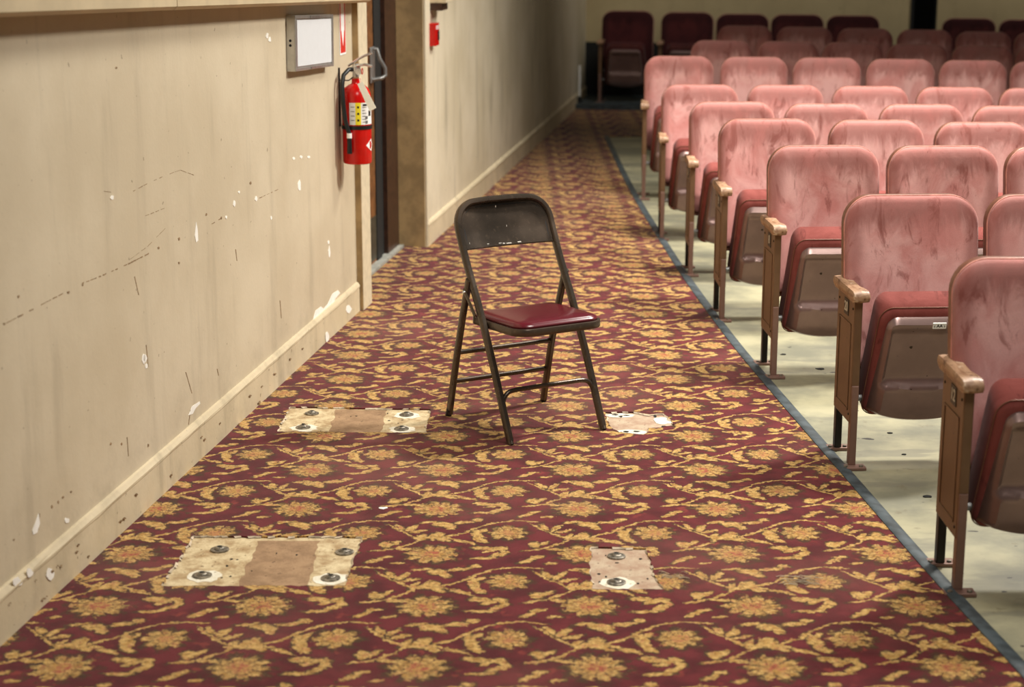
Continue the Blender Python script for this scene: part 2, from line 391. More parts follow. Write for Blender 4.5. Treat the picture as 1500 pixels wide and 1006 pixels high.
# ------------------------------------------------------------------ floor and carpet
obj('floor', bx(-3.2, 9, -1, 22, -.12, -.008), M_CONC, smooth=False, kind='structure')
edge = [(1.66, 1.5), (1.44, 3.4), (1.353, 4.361), (1.288, 5.007), (1.2, 6.086), (1.082, 7.574), (1.020, 8.557), (.963, 9.835), (.927, 11.066), (.893, 12.409), (.872, 14), (.865, 16.4)]
edge_s = []
for i in range(len(edge)-1):
    p0, p1, p2, p3 = edge[max(i-1, 0)], edge[i], edge[i+1], edge[min(i+2, len(edge)-1)]
    for k in range(5):
        u = k/5; edge_s.append(tuple(.5*((2*p1[j]) + (p2[j]-p0[j])*u + (2*p0[j]-5*p1[j]+4*p2[j]-p3[j])*u*u + (3*p1[j]-p0[j]-3*p2[j]+p3[j])*u**3) for j in (0, 1)))
edge_s.append(edge[-1])
WA = rad(8.25); WU = Vector((math.sin(WA), math.cos(WA), 0)); WN = Vector((math.cos(WA), -math.sin(WA), 0)); WP = Vector((-1.41, 4.566, 0))
def wp(u, v, z=0): p = WP + WU*u + WN*v; return (p.x, p.y, z)
outer = [wp(-3.2, .0)[:2], (1.66, 1.5)] + edge_s[1:] + [(4.6, 16.6), (4.6, 18.2), (1.4, 18.85), wp(14.75, 0)[:2]]
outer += [wp(6.165, 0)[:2], wp(6.165, -.13)[:2], wp(4.54, -.13)[:2], wp(4.54, 0)[:2]]
PATCH = [
 dict(pts=[(-1.03, 5.436), (-.479, 5.428), (-.5, 4.992), (-1.048, 4.992)], bolts=[(-.925, 5.315), (-.942, 5.087), (-.528, 5.292), (-.549, 5.064)], white=(1, 3), glue=[(-.818, 5.40), (-.618, 5.40), (-.613, 5.005), (-.816, 5.005)], pad=M_PAD, r=.030,
      label='large bare subfloor rectangle with four anchors, front left of the carpet'),
 dict(pts=[(-.908, 7.002), (-.331, 6.966), (-.331, 6.619), (-.915, 6.639)], bolts=[(-.809, 6.915), (-.821, 6.71), (-.425, 6.894), (-.433, 6.69)], white=(1, 2, 3), glue=[(-.719, 6.98), (-.508, 6.965), (-.513, 6.638), (-.712, 6.645)], pad=M_PAD, r=.029,
      label='rectangular bare subfloor patch in the carpet just left of the folding chair'),
 dict(pts=[(.250, 5.329), (.428, 5.318), (.430, 5.12), (.452, 4.964), (.239, 4.964), (.240, 5.16)], bolts=[(.327, 5.255), (.314, 5.029)], white=(1,), glue=None, pad=M_PINKPAD, r=.029,
      label='small square hole in the carpet with two anchors, in front of the folding chair'),
 dict(pts=[(.377, 6.92), (.492, 6.925), (.554, 6.884), (.611, 6.898), (.643, 6.728), (.58, 6.697), (.537, 6.69), (.529, 6.626), (.509, 6.596), (.419, 6.629), (.391, 6.696), (.375, 6.80)], bolts=[], white=(), glue=None, pad=M_PINKPAD, r=.03,
      label='ragged worn-through carpet patch with white filler beside the right front chair leg'),
]
for d in PATCH: d['hole'] = jag(d['pts'], .005, .022)
cu = bpy.data.curves.new('carpet_outline', 'CURVE'); cu.dimensions = '2D'; cu.fill_mode = 'BOTH'; cu.extrude = .004
for pts in [outer] + [d['hole'] for d in PATCH]:
    s = cu.splines.new('POLY'); s.points.add(len(pts)-1); s.use_cyclic_u = True
    for i, p in enumerate(pts): s.points[i].co = (p[0], p[1], 0, 1)
co = bpy.data.objects.new('tmp', cu); COL.objects.link(co); bpy.context.view_layer.update()
cme = bpy.data.meshes.new_from_object(co.evaluated_get(bpy.context.evaluated_depsgraph_get())); bpy.data.objects.remove(co)
cme.transform(Matrix.Translation((0, 0, -.004))); cme.materials.clear(); cme.materials.append(M_CARPET); cme.name = 'carpet'
car = bpy.data.objects.new('aisle_carpet', cme); COL.objects.link(car)
tag(car, 'burgundy aisle carpet woven with gold peonies, daisies and trailing vines', 'carpet')
# dark rubber strip along the carpet's edge
bm = bmesh.new(); L = []; off = .016
for i, p in enumerate(edge_s):
    a = Vector(edge_s[max(i-1, 0)]); b = Vector(edge_s[min(i+1, len(edge_s)-1)]); n = Vector((b.y-a.y, -(b.x-a.x))).normalized()
    ring = [(-.5, -.006), (-.5, .003), (-.25, .006), (.5, .005), (1.0, -.003), (1.0, -.0075)]
    L.append([bm.verts.new((p[0]+n.x*off*2*k, p[1]+n.y*off*2*k, z)) for k, z in ring])
for a, b in zip(L, L[1:]):
    for k in range(6): bm.faces.new((a[k], a[(k+1) % 6], b[(k+1) % 6], b[k]))
bm.faces.new(L[0]); bm.faces.new(L[-1])
obj('edge_strip', bm, M_STRIP, label='dark blue-grey rubber edging strip between the carpet and the bare concrete', cat='edging')

# ------------------------------------------------------------------ bare patches with seat anchors
def bolt(parent, x, y, r):
    b = obj('anchor_bolt', lathe(bmesh.new(), [(0, 0), (r, 0), (r*1.0, .003), (r*.80, .005), (r*.62, .0055), (r*.60, .0075), (r*.46, .009), (r*.42, .011), (r*.26, .0115), (r*.24, .007), (0, .007)], 22, (x, y, -.0045)), M_BOLT, parent)
    obj('bolt_hole', lathe(bmesh.new(), [(0, .0), (r*.26, .0), (r*.26, .0015), (0, .0015)], 14, (x, y, .0058)), M_HOLE, b)
def blob(cx, cy, rx, ry, n=18, j=.18): return [(cx+rx*math.cos(2*math.pi*k/n)*random.uniform(1-j, 1+j), cy+ry*math.sin(2*math.pi*k/n)*random.uniform(1-j, 1+j)) for k in range(n)]
for d in PATCH:
    cx = sum(p[0] for p in d['pts'])/len(d['pts']); cy = sum(p[1] for p in d['pts'])/len(d['pts'])
    root = empty('floor_patch', (cx, cy, -.008), label=d['label'], cat='floor patch')
    inv = Matrix.Translation((-cx, -cy, .008))
    def P_(name, pts, z0, z1, m): o = obj(name, poly(pts, z0, z1), m, root, smooth=False); o.data.transform(inv); return o
    big = [(cx+(p[0]-cx)*1.0, cy+(p[1]-cy)*1.0) for p in d['hole']]
    P_('bare_subfloor', big, -.0078, -.0055, d['pad'])
    if d['glue']: P_('adhesive_strip', jag(d['glue'], .008, .03), -.0056, -.0050, M_GLUE)
    for i, (x, y) in enumerate(d['bolts']):
        if i in d['white']: P_('filler_ring', blob(x+.004, y-.004, d['r']*1.75, d['r']*1.7), -.0056, -.0046, M_LIME)
    nb = len(root.children)
    for x, y in d['bolts']: bolt(root, x, y, d['r'])
    for o in list(root.children)[nb:]: pass
    for o in root.children:
        if o.name.startswith('anchor_bolt'):
            o.data.transform(inv)
            for ch in o.children: ch.data.transform(inv)
    # ragged paper and backing curls at the edges
    bm = bmesh.new(); hp = d['hole']
    for i in range(0, len(hp)):
        if random.random() < .55:
            a = Vector(hp[i]); b = Vector(hp[(i+1) % len(hp)]); c = Vector((cx, cy)); dd = (c-a).normalized()*random.uniform(.004, .012)
            v = [bm.verts.new((q.x-cx, q.y-cy, z+.008)) for q, z in ((a, .0008), (b, .0008), (b+dd*.6, -.003), (a+dd, -.0035))]
            bm.faces.new(v)
    obj('frayed_edge', bm, M_THREAD, root, smooth=False, kind='stuff')
    if not d['bolts']:
        P_('filler_ring', blob(.435, 6.885, .058, .028), -.0056, -.004, M_LIME); P_('filler_ring', blob(.462, 6.645, .066, .034, j=.1), -.0056, -.004, M_LIME)
        P_('filler_ring', blob(.60, 6.81, .035, .055), -.0056, -.004, M_LIME)
        for x, y, a, b in ((.415, 6.895, .012, .010), (.458, 6.885, .014, .008), (.437, 6.87, .010, .012), (.446, 6.652, .012, .010), (.485, 6.655, .014, .010), (.425, 6.64, .006, .006), (.575, 6.87, .006, .016), (.60, 6.72, .014, .012)):
            P_('nail_hole', blob(x, y, a, b, 9, .35), -.0042, -.0034, M_HOLE)
    else:
        for k in range(9):
            x = random.uniform(cx-.23, cx+.23) if d['glue'] else random.uniform(cx-.08, cx+.08); y = cy+random.uniform(-.18, .17)
            if d is PATCH[1]: y = cy+random.uniform(-.15, .14)
            P_('debris_speck', blob(x, y, random.uniform(.002, .006), random.uniform(.002, .006), 7, .35), -.0050, -.0036, M_HOLE)
# pulled, frayed tufts on the carpet and a fallen paint flake
def threads(name, x, y, n, L, label):
    bm = bmesh.new()
    for k in range(n):
        px, py = x+random.uniform(-.5, .5)*L, y+random.uniform(-.35, .35)*L; a = random.uniform(-.7, .2); l = random.uniform(.2, .6)*L
        tube(bm, [(px+l*(u-.5)*math.cos(a), py+l*(u-.5)*math.sin(a)+.003*math.sin(6*u), .0015+.003*u*(1-u)*4) for u in (0, .33, .66, 1)], .0011, 4)
    obj(name, bm, M_THREAD, label=label, cat='frayed carpet', kind='stuff')
threads('frayed_tuft', .865, 5.03, 30, .10, 'white pulled threads frayed out of the carpet near the edging strip')
threads('frayed_tuft', .49, 5.075, 16, .07, 'pale frayed threads just right of the small square carpet hole')
obj('paint_flake', poly(blob(-.435, 5.71, .014, .011, 8, .4), .0005, .0022), M_CHIP, smooth=False, label='small white paint flake lying on the carpet left of centre', cat='paint flake')

FLK = ['black debris flake on concrete just right of the number 20 standard legs', 'largest black debris flake on concrete, left of the number 12 standard',
       'small black debris flake on concrete between the number 20 and number 12 standards', 'black debris flake on concrete behind the number 20 standard', 'leftmost black debris flake on concrete by the third nearest row end']
for (x, y, r), lb in zip([(1.469, 6.642, 0.01), (1.439, 5.856, 0.017), (1.466, 6.356, 0.009), (1.372, 7.66, 0.018), (1.249, 7.93, 0.013)], FLK):
    obj('debris_flake', poly(blob(x, y, r, r*.7, 9, .4), -.0078, -.0050), M_HOLE, smooth=False, label=lb, cat='debris', group='black flakes on the concrete')

# ------------------------------------------------------------------ left wall (built along its own axis)
WM = Matrix(((WU.x, WN.x, 0, WP.x), (WU.y, WN.y, 0, WP.y), (0, 0, 1, 0), (0, 0, 0, 1)))     # (u, v, z) -> world
def wbox(name, u0, u1, v0, v1, z0, z1, m, parent=None, bevel=0, **k):
    b = bx(u0, u1, v0, v1, z0, z1)
    o = obj(name, b, m, parent, smooth=False, bevel=bevel, **k)
    if not parent: o.matrix_world = WM
    return o
wl = wbox('wall_left', -6.5, 4.34, -.18, 0, -.01, 3.1, M_WALL, kind='structure')
wfar = wbox('wall_left', 6.17, 15.85, -.6, 0, -.01, 3.1, M_WALL_FAR, kind='structure')
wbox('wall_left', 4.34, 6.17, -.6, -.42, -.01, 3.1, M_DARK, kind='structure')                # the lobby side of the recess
wbox('wall_left', 6.162, 6.17, -.21, -.004, -.005, 3.1, M_TAN, kind='structure')             # painted return of the recess
wbox('trim_1', 4.34, 4.53, -.3, .032, -.006, 3.1, M_CASING, kind='structure', bevel=.004)
wbox('trim_2', 4.333, 4.34, 0, .030, -.004, 3.1, M_TAN, kind='structure')  # tan sheet paints the casing's near side darker, where less light falls
# sloping ledge above the near wall, in two boards with a joint
def ledge(u0, u1, name='trim_3'):
    z = lambda u: 1.694 - .0345*u
    bm = bmesh.new(); vs = []
    for u in (u0, u1):
        vs.append([bm.verts.new((u, v, zz)) for v, zz in ((0, z(u)), (.085, z(u)), (.10, z(u)+.012), (.10, z(u)+.05), (.085, z(u)+.056), (.085, 3.1), (0, 3.1))])
    a, b = vs
    for k in range(7): bm.faces.new((a[k], a[(k+1) % 7], b[(k+1) % 7], b[k]))
    bm.faces.new(a); bm.faces.new(b[::-1])
    o = obj(name, bm, M_LEDGE, smooth=False, kind='structure'); o.matrix_world = WM
ledge(-6.5, 1.425); ledge(1.431, 4.33)
def baseboard(name, u0, u1):
    prof = [(0, 0), (.015, 0), (.015, .120), (.0175, .123), (.0175, .131), (.014, .138), (.008, .147), (0, .149)]
    bm = bmesh.new(); n = max(2, int((u1-u0)/.12)); rings = []
    for i in range(n+1):
        u = u0+(u1-u0)*i/n; rings.append([bm.verts.new((u, v+(.0012*random.uniform(-1, 1) if v > .012 else 0), zz-.004 if zz == 0 else zz)) for v, zz in prof])
    for a, b in zip(rings, rings[1:]):
        for k in range(8): bm.faces.new((a[k], a[(k+1) % 8], b[(k+1) % 8], b[k]))
    bm.faces.new(rings[0]); bm.faces.new(rings[-1][::-1])
    o = obj(name, bm, M_BASE, smooth=False, kind='structure'); o.matrix_world = WM; return o
bb = baseboard('baseboard_left', -6.5, 4.325); baseboard('baseboard_left', 6.175, 15.6)
wbox('trim_4', 6.17, 6.215, 0, .012, -.004, 3.1, M_WALL_FAR, kind='structure', bevel=.004)   # corner bead
# door in the recess
dr = wbox('door_1', 4.56, 5.74, -.225, -.185, .01, 3.0, M_DOOR, kind='structure')
wbox('kick_plate', 4.60, 5.72, -.185, -.182, .03, .28, M_KICK, dr)
wbox('door_stile', 5.62, 5.74, -.185, -.178, .01, 3.0, M_DARK, dr)
wbox('trim_5', 5.74, 5.85, -.24, -.19, 0, 3.1, M_DARK, kind='structure')
wbox('trim_6', 5.85, 6.162, -.24, -.165, 0, 3.1, M_DOORFRAME, kind='structure')
wbox('trim_7', 4.54, 6.165, -.26, -.135, -.007, .012, M_THRESH, kind='structure')            # threshold
wbox('handle_plate', 5.50, 5.60, -.182, -.170, 1.045, 1.245, M_GREY, dr, bevel=.004)
o = obj('door_handle', tb([(5.56, -.17, 1.235), (5.56, -.150, 1.235), (5.57, -.138, 1.18), (5.58, -.108, 1.125), (5.58, -.106, 1.085), (5.56, -.125, 1.070), (5.53, -.16, 1.065), (5.53, -.17, 1.065)], .011, 10), M_GREY, dr)

# marks on the near wall: chips of bare plaster and scratches, placed by where they sit on the wall
def to_wall(px, py, v=0.0):
    d = Vector(((px-750)/FPX, math.cos(TILT)-(py-503)/FPX*math.sin(TILT), -(math.sin(TILT)+(py-503)/FPX*math.cos(TILT))))
    o = Vector((0, 0, CAM_H)); q = WP + WN*v; tt = (q-o).dot(WN)/d.dot(WN); p = o+d*tt
    return ((p-WP).dot(WU), p.z)
MW = Matrix(((1, 0, 0, 0), (0, 0, 1, 0), (0, 1, 0, 0), (0, 0, 0, 1)))                      # polygon (u, z) pushed out along v
def chip(pts, m=M_CHIP, name='paint_chip', t=.0014, parent=wl, v=0.0):
    q = [to_wall(x, y) for x, y in pts]; obj(name, poly(q, v, v+t, MW), m, parent, smooth=False)
def chipb(x, y, rx, ry, m=M_CHIP, name='paint_chip', parent=wl, v=0.0):
    chip([(x+rx*math.cos(2*math.pi*k/9)*random.uniform(.7, 1.2), y+ry*math.sin(2*math.pi*k/9)*random.uniform(.7, 1.2)) for k in range(9)], m, name, parent=parent, v=v)
for x, y, rx, ry in ((391, 52, 2.2, 5), (395, 58, 2, 4), (164, 289, 2.5, 3.5), (343, 298, 2, 4.5), (375, 291, 2, 3.5), (350, 281, 1.3, 2), (331, 318, 1.6, 2.5), (438, 272, 2.6, 9), (430, 232, 2, 2), (441, 230, 2, 2.2), (452, 230, 2.4, 2), (481, 355, 1.3, 3), (482, 370, 1.4, 9), (397, 319, 1.2, 3.5), (210, 525, 2.5, 8), (214, 536, 2, 4), (37, 838, 0, 0)):
    if rx: chipb(x, y, rx, ry)
chip([(287, 325), (289, 335), (290, 352), (287, 355), (285, 345)]); chip([(47, 777), (52, 764), (56, 752), (58, 766), (54, 780), (48, 783)])
chip([(277, 606), (281, 595), (292, 588), (293, 591), (286, 598), (282, 606), (276, 608)])
chip([(458, 470), (462, 455), (470, 449), (474, 452), (480, 445), (487, 430), (495, 425), (498, 429), (491, 437), (486, 452), (478, 458), (470, 465), (461, 472)])
chipb(98, 762, 4, 4); chipb(212, 525, 3, 6)
for x, y, rx, ry in ((34, 838, 5, 7), (17, 852, 7, 8), (66, 840, 6, 9), (506, 452, 4, 7), (474, 493, 3, 9)):
    chipb(x, y, rx, ry, parent=bb, v=.0155 if y > 848 or x > 60 else .0178)
bmk = lambda pts, wd: [(x+dx, y) for (x, y), dx in [(p, 0) for p in pts]]
def scratch(pts, wd=.9):
    up = [(x, y-wd*random.uniform(.3, 1)) for x, y in pts]; dn = [(x, y+wd*random.uniform(.3, 1)) for x, y in pts][::-1]
    chip(up+dn, M_MARK, 'scratch', .0006)
def dashed(x0, y0, x1, y1, n, duty=.6, wd=1.0, sag=0):
    for k in range(n):
        if random.random() > duty: continue
        u0 = k/n; u1 = (k+random.uniform(.4, 1))/n; f = lambda u: (x0+(x1-x0)*u, y0+(y1-y0)*u+sag*u*(1-u)*4)
        scratch([f(u0), f((u0+u1)/2), f(u1)], wd*random.uniform(.5, 1.2))
dashed(0, 478, 120, 415, 14, .45, 1.3); dashed(120, 415, 218, 371, 16, .9, 1.4, 2); dashed(190, 380, 216, 361, 3, 1, .5); dashed(216, 361, 256, 320, 6, .6, .7)
dashed(195, 280, 264, 249, 9, .9, .6, -2); dashed(264, 249, 286, 257, 4, 1, .6); dashed(213, 316, 243, 304, 4, 1, .6); dashed(310, 328, 330, 316, 4, .8, .8); dashed(380, 290, 408, 277, 5, .9, .8); dashed(152, 280, 168, 282, 1, 1, .7)
for a, b, c, d in ((197, 405, 203, 432), (272, 545, 281, 576), (345, 365, 347, 382), (410, 440, 412, 466), (318, 540, 320, 550), (58, 752, 56, 776), (186, 640, 188, 668), (279, 600, 276, 622), (214, 505, 217, 537)):
    scratch([(a, b), ((a+c)/2+.5, (b+d)/2), (c, d)], .6) if abs(d-b) < 5 else chip([(a-.5, b), (a+.6, b), (c+.5, d), (c-.4, d)], M_MARK, 'scratch', .0006)
for x, y in ((232, 363), (27, 434), (302, 314), (367, 268), (262, 385), (178, 650), (217, 652), (162, 650), (85, 735), (92, 728), (104, 720), (76, 742), (20, 790), (262, 350), (121, 417), (100, 428), (6, 474), (324, 319), (170, 99)):
    chipb(x, y, random.uniform(1, 1.8), random.uniform(1.2, 2.4), M_MARK, 'scratch')
for k in range(26):
    x = random.uniform(0, 470); yb = 945-.925*x; y = yb-random.uniform(6, 60)*(1-.001*x); chipb(x, y, random.uniform(.8, 2.2), random.uniform(.8, 1.8), M_MARK, 'scratch', parent=bb, v=.0178)

# ------------------------------------------------------------------ things on the left wall
def wroot(name, u, z, **k):
    o = empty(name, (0, 0, 0), **k); o.matrix_world = WM @ Matrix.Translation((u, 0, z)); return o
# framed notice
fr = wroot('notice_frame', 3.455, 1.41, label='shallow grey metal framed notice case with blank white sheet on the left wall', cat='notice frame')
T = Matrix.Rotation(rad(2.4), 4, 'Y')
def rot_box(name, *a, m=M_ALU, parent=fr, bevel=.0): return obj(name, bx(*a, M=T), m, parent, smooth=False, bevel=bevel)
rot_box('case', -.335, .335, .001, .036, -.118, .118, m=M_ALU)
rot_box('white_sheet', -.31, .31, .036, .038, -.098, .098, m=M_PAPER)
for a in ((-.335, .335, .036, .042, .104, .118), (-.335, .335, .036, .042, -.118, -.104), (-.335, -.305, .036, .042, -.104, .104), (.305, .335, .036, .042, -.104, .104)): rot_box('frame_rail', *a, bevel=.002)
rot_box('latch', -.09, .09, .042, .046, .105, .115, m=M_STEEL); rot_box('latch', -.09, .09, .042, .046, -.115, -.105, m=M_STEEL)
for z in (-.008, .012):
    obj('screw', lathe(bmesh.new(), [(0, 0), (.006, 0), (.005, .003), (0, .003)], 10, M=T @ Matrix.Translation((-.335, .018, z)) @ Matrix.Rotation(rad(-90), 4, 'Y')), M_HOLE, fr)
# arrow sign
ar = wroot('arrow_sign', 4.13, 1.44, label='narrow white sign with a red arrow pointing down to the extinguisher', cat='sign')
obj('sign_plate', bx(-.060, .060, .001, .003, -.135, .26), M_WHITE, ar, smooth=False)
bmr = bmesh.new()
for a in ((-.052, -.036, .003, .0038, -.03, .25), (.036, .052, .003, .0038, -.03, .25)): box(bmr, *a)
obj('red_line', bmr, M_REDSIGN, ar, smooth=False)
obj('red_field', poly([(-.050, -.125), (.050, -.125), (.050, -.02), (.030, -.02), (0, -.10), (-.030, -.02), (-.050, -.02)], .003, .0039, MW), M_REDSIGN, ar, smooth=False)
# fire extinguisher
ex = wroot('fire_extinguisher', 4.04, .79, label='red fire extinguisher with black hose and paper tag hung by the door', cat='fire extinguisher')
EC = (0, .085)
obj('cylinder', lathe(bmesh.new(), [(0, .004), (.055, .002), (.066, .006), (.070, .016), (.070, .325), (.067, .346), (.056, .366), (.038, .380), (.024, .386), (.021, .394), (.021, .410), (0, .410)], 40, (EC[0], EC[1], 0)), M_RED, ex)
def arc(name, r, a0, a1, z0, z1, m, parent, n=12):
    bm = bmesh.new(); lo, hi = [], []
    for i in range(n+1):
        a = rad(a0+(a1-a0)*i/n); lo.append(bm.verts.new((EC[0]+r*math.cos(a), EC[1]+r*math.sin(a), z0))); hi.append(bm.verts.new((EC[0]+r*math.cos(a), EC[1]+r*math.sin(a), z1)))
    for i in range(n): bm.faces.new((lo[i], lo[i+1], hi[i+1], hi[i]))
    return obj(name, bm, m, parent)
# in the wall frame the camera lies towards -u and a little +v: front of the cylinder is at about 155 degrees
FA = 166
lab = arc('label', .0708, FA-78, FA+30, .195, .300, M_WHITE, ex, 24)
arc('label_stripe', .0712, FA-16, FA+6, .195, .300, M_YELLOW, lab)
for i in range(3): arc('label_mark', .0716, FA-9, FA-1, .212+.031*i, .222+.031*i, M_BLACK, lab, 3)
for i in range(6): arc('label_text', .0716, FA-40 if i % 2 else FA-34, FA-21, .206+.014*i, .209+.014*i, M_GREY, lab, 4)
for i in range(4): arc('label_text', .0716, FA+9, FA+24, .215+.021*i, .219+.021*i, M_GREY, lab, 4)
arc('label_text', .0716, FA-58, FA-24, .284, .293, M_BLACK, lab, 6)
for i in range(2): arc('label_mark', .0716, FA-46, FA-34, .200+.022*i, .214+.022*i, M_GREY, lab, 3)
arc('label_mark', .0716, FA-66, FA-52, .235, .262, M_BLACK, lab, 3)
bm = bmesh.new(); c0 = FA-62
vs = [bm.verts.new((EC[0]+.0712*math.cos(rad(a)), EC[1]+.0712*math.sin(rad(a)), z)) for a, z in ((c0+26, .095), (c0+10, .078), (c0-6, .065), (c0-20, .095), (c0-6, .125), (c0+10, .112))]
bm.faces.new(vs); obj('diamond_label', bm, M_WHITE, ex)
obj('strap', lathe(bmesh.new(), [(.0705, 0), (.0735, 0), (.0735, .018), (.0705, .018)], 36, (EC[0], EC[1], .172)), M_RUBBER, ex)
obj('valve', lathe(bmesh.new(), [(0, 0), (.017, 0), (.017, .022), (.022, .024), (.022, .046), (.014, .050), (.014, .062), (0, .062)], 18, (EC[0], EC[1], .418)), M_BRASS, ex)
obj('lever', tb([(0, EC[1]-.03, .455), (-.01, EC[1]+.01, .470), (-.02, EC[1]+.05, .478), (-.02, EC[1]+.085, .470)], .007, 8, rx=.012), M_BRASS, ex)
obj('lever', tb([(0, EC[1]-.035, .470), (-.01, EC[1]+.01, .500), (-.02, EC[1]+.05, .520), (-.02, EC[1]+.085, .532)], .006, 8, rx=.012), M_BRASS, ex)
obj('gauge', lathe(bmesh.new(), [(0, 0), (.015, 0), (.015, .010), (0, .010)], 18, M=Matrix.Translation((-.03, EC[1]+.022, .445)) @ Matrix.Rotation(rad(-90), 4, 'Y')), M_BRASS, ex)
obj('pull_pin', tb([(-.03+.014*math.cos(a), EC[1]+.038, .447+.014*math.sin(a)) for a in [k*math.pi/6 for k in range(12)]], .0022, 6, closed=True), M_REDSIGN, ex)
hs = obj('hose', tb([(-.012, EC[1]-.012, .452), (-.035, EC[1]-.026, .455), (-.066, EC[1]-.045, .430), (-.084, EC[1]-.048, .385), (-.088, EC[1]-.044, .30), (-.088, EC[1]-.036, .22), (-.087, EC[1]-.024, .175), (-.086, EC[1]-.018, .155)], .0105, 12), M_RUBBER, ex)
obj('hose_collar', tb([(-.086, EC[1]-.018, .158), (-.086, EC[1]-.018, .134)], .0125, 12), M_WHITE, hs)
obj('nozzle', tb([(-.086, EC[1]-.018, .134), (-.086, EC[1]-.018, .06)], [.011, .0125], 12), M_RUBBER, hs)
obj('wall_bracket', bx(-.008, .008, 0, .006, .18, .46), M_BLACK, ex, smooth=False)
obj('wall_hook', tb([(0, .003, .40), (0, .05, .40), (0, .075, .42)], .003, 6), M_BLACK, ex)
bm = bmesh.new()
TG = [(-.072, .108, .390), (-.072, .134, .402), (-.082, .200, .280), (-.082, .168, .262)]
f = [bm.verts.new(p) for p in TG]+[bm.verts.new((p[0]-.0012, p[1], p[2])) for p in TG]
for q in ((0, 1, 2, 3), (7, 6, 5, 4), (0, 4, 5, 1), (1, 5, 6, 2), (2, 6, 7, 3), (3, 7, 4, 0)): bm.faces.new([f[i] for i in q])
tgo = obj('inspection_tag', bm, M_CREAM, ex, smooth=False)
obj('tag_string', tb([(-.03, EC[1]+.02, .447), (-.072, .121, .394)], .0012, 5), M_CREAM, tgo)
# fire alarm and small box on the far wall
al = wroot('alarm_box', 6.40, 1.265, label='small red fire alarm call box on the far stretch of left wall', cat='alarm')
obj('case', bx(-.05, .06, 0, .040, -.068, .068), M_RED, al, smooth=False, bevel=.003)
obj('pull_window', bx(.062-.012-.04, .055, .040, .043, -.035, .02), M_BLACK, al, smooth=False)
for i in range(3): obj('white_mark', bx(-.045, .05, .040, .0415, .032+.008*i, .036+.008*i), M_WHITE, al, smooth=False)
sb = wroot('wall_box', 6.48, 1.452, label='beige wall box with a painted underside shadow above the red alarm', cat='wall box')
obj('case', bx(-.10, .12, 0, .10, .0, .12), M_CASING, sb, smooth=False, bevel=.003); obj('painted_shadow', bx(-.10, .10, 0, .072, -.045, 0), M_DOORFRAME, sb, smooth=False)  # dark block added below the case as its painted shadow
pp = wroot('wall_pipe', 14.62, .02, label='short pale pipe with dark foot at the far end of the left wall', cat='pipe')
obj('pipe', tb([(0, .03, .10), (0, .03, .42)], .014, 10), M_WHITE, pp); obj('foot', bx(-.035, .035, .005, .055, 0, .09), M_BLACK, pp, smooth=False)

# ------------------------------------------------------------------ back wall, platform under the last row
BA = rad(-9); BM = Matrix.Translation((.80, 19.95, 0)) @ Matrix.Rotation(BA, 4, 'Z')
def bbox(name, *a, m=M_BACK, **k): o = obj(name, bx(*a), m, smooth=False, kind='structure', **k); o.matrix_world = BM; return o
bbox('wall_back', -.3, 3.55, 0, .2, -.01, 3.1)
bbox('wall_back', 3.80, 9, -.12, .2, -.01, 3.1)
bbox('wall_back', 3.40, 3.95, .5, .6, -.01, 3.1, m=M_DARK)
bbox('trim_8', 3.53, 3.565, -.02, .5, -.01, 3.1, m=M_DARK); bbox('trim_9', 3.785, 3.80, -.12, .5, -.01, 3.1, m=M_DARK)
bbox('dark_panel', .0, 3.53, -.03, -.001, .05, .63, m=M_DARK); bbox('dark_panel', 3.80, 8.6, -.15, -.121, .05, .63, m=M_DARK)  # near-black panels along the lower back wall
bbox('floor_platform', .05, 8.6, -1.14, -.002, -.01, .05, m=M_STRIP)
def riser(Y, X0, ang, lift, n):
    o = obj('floor_riser', bx(0, 3.6, -.08, .80, -.01, lift), M_CONC, smooth=False, kind='structure'); o.location = (X0, Y, 0); o.rotation_euler = (0, 0, rad(ang)); return o
riser(13.90, 1.30, -8, .03, 0); riser(15.28, 1.62, -9, .06, 0)

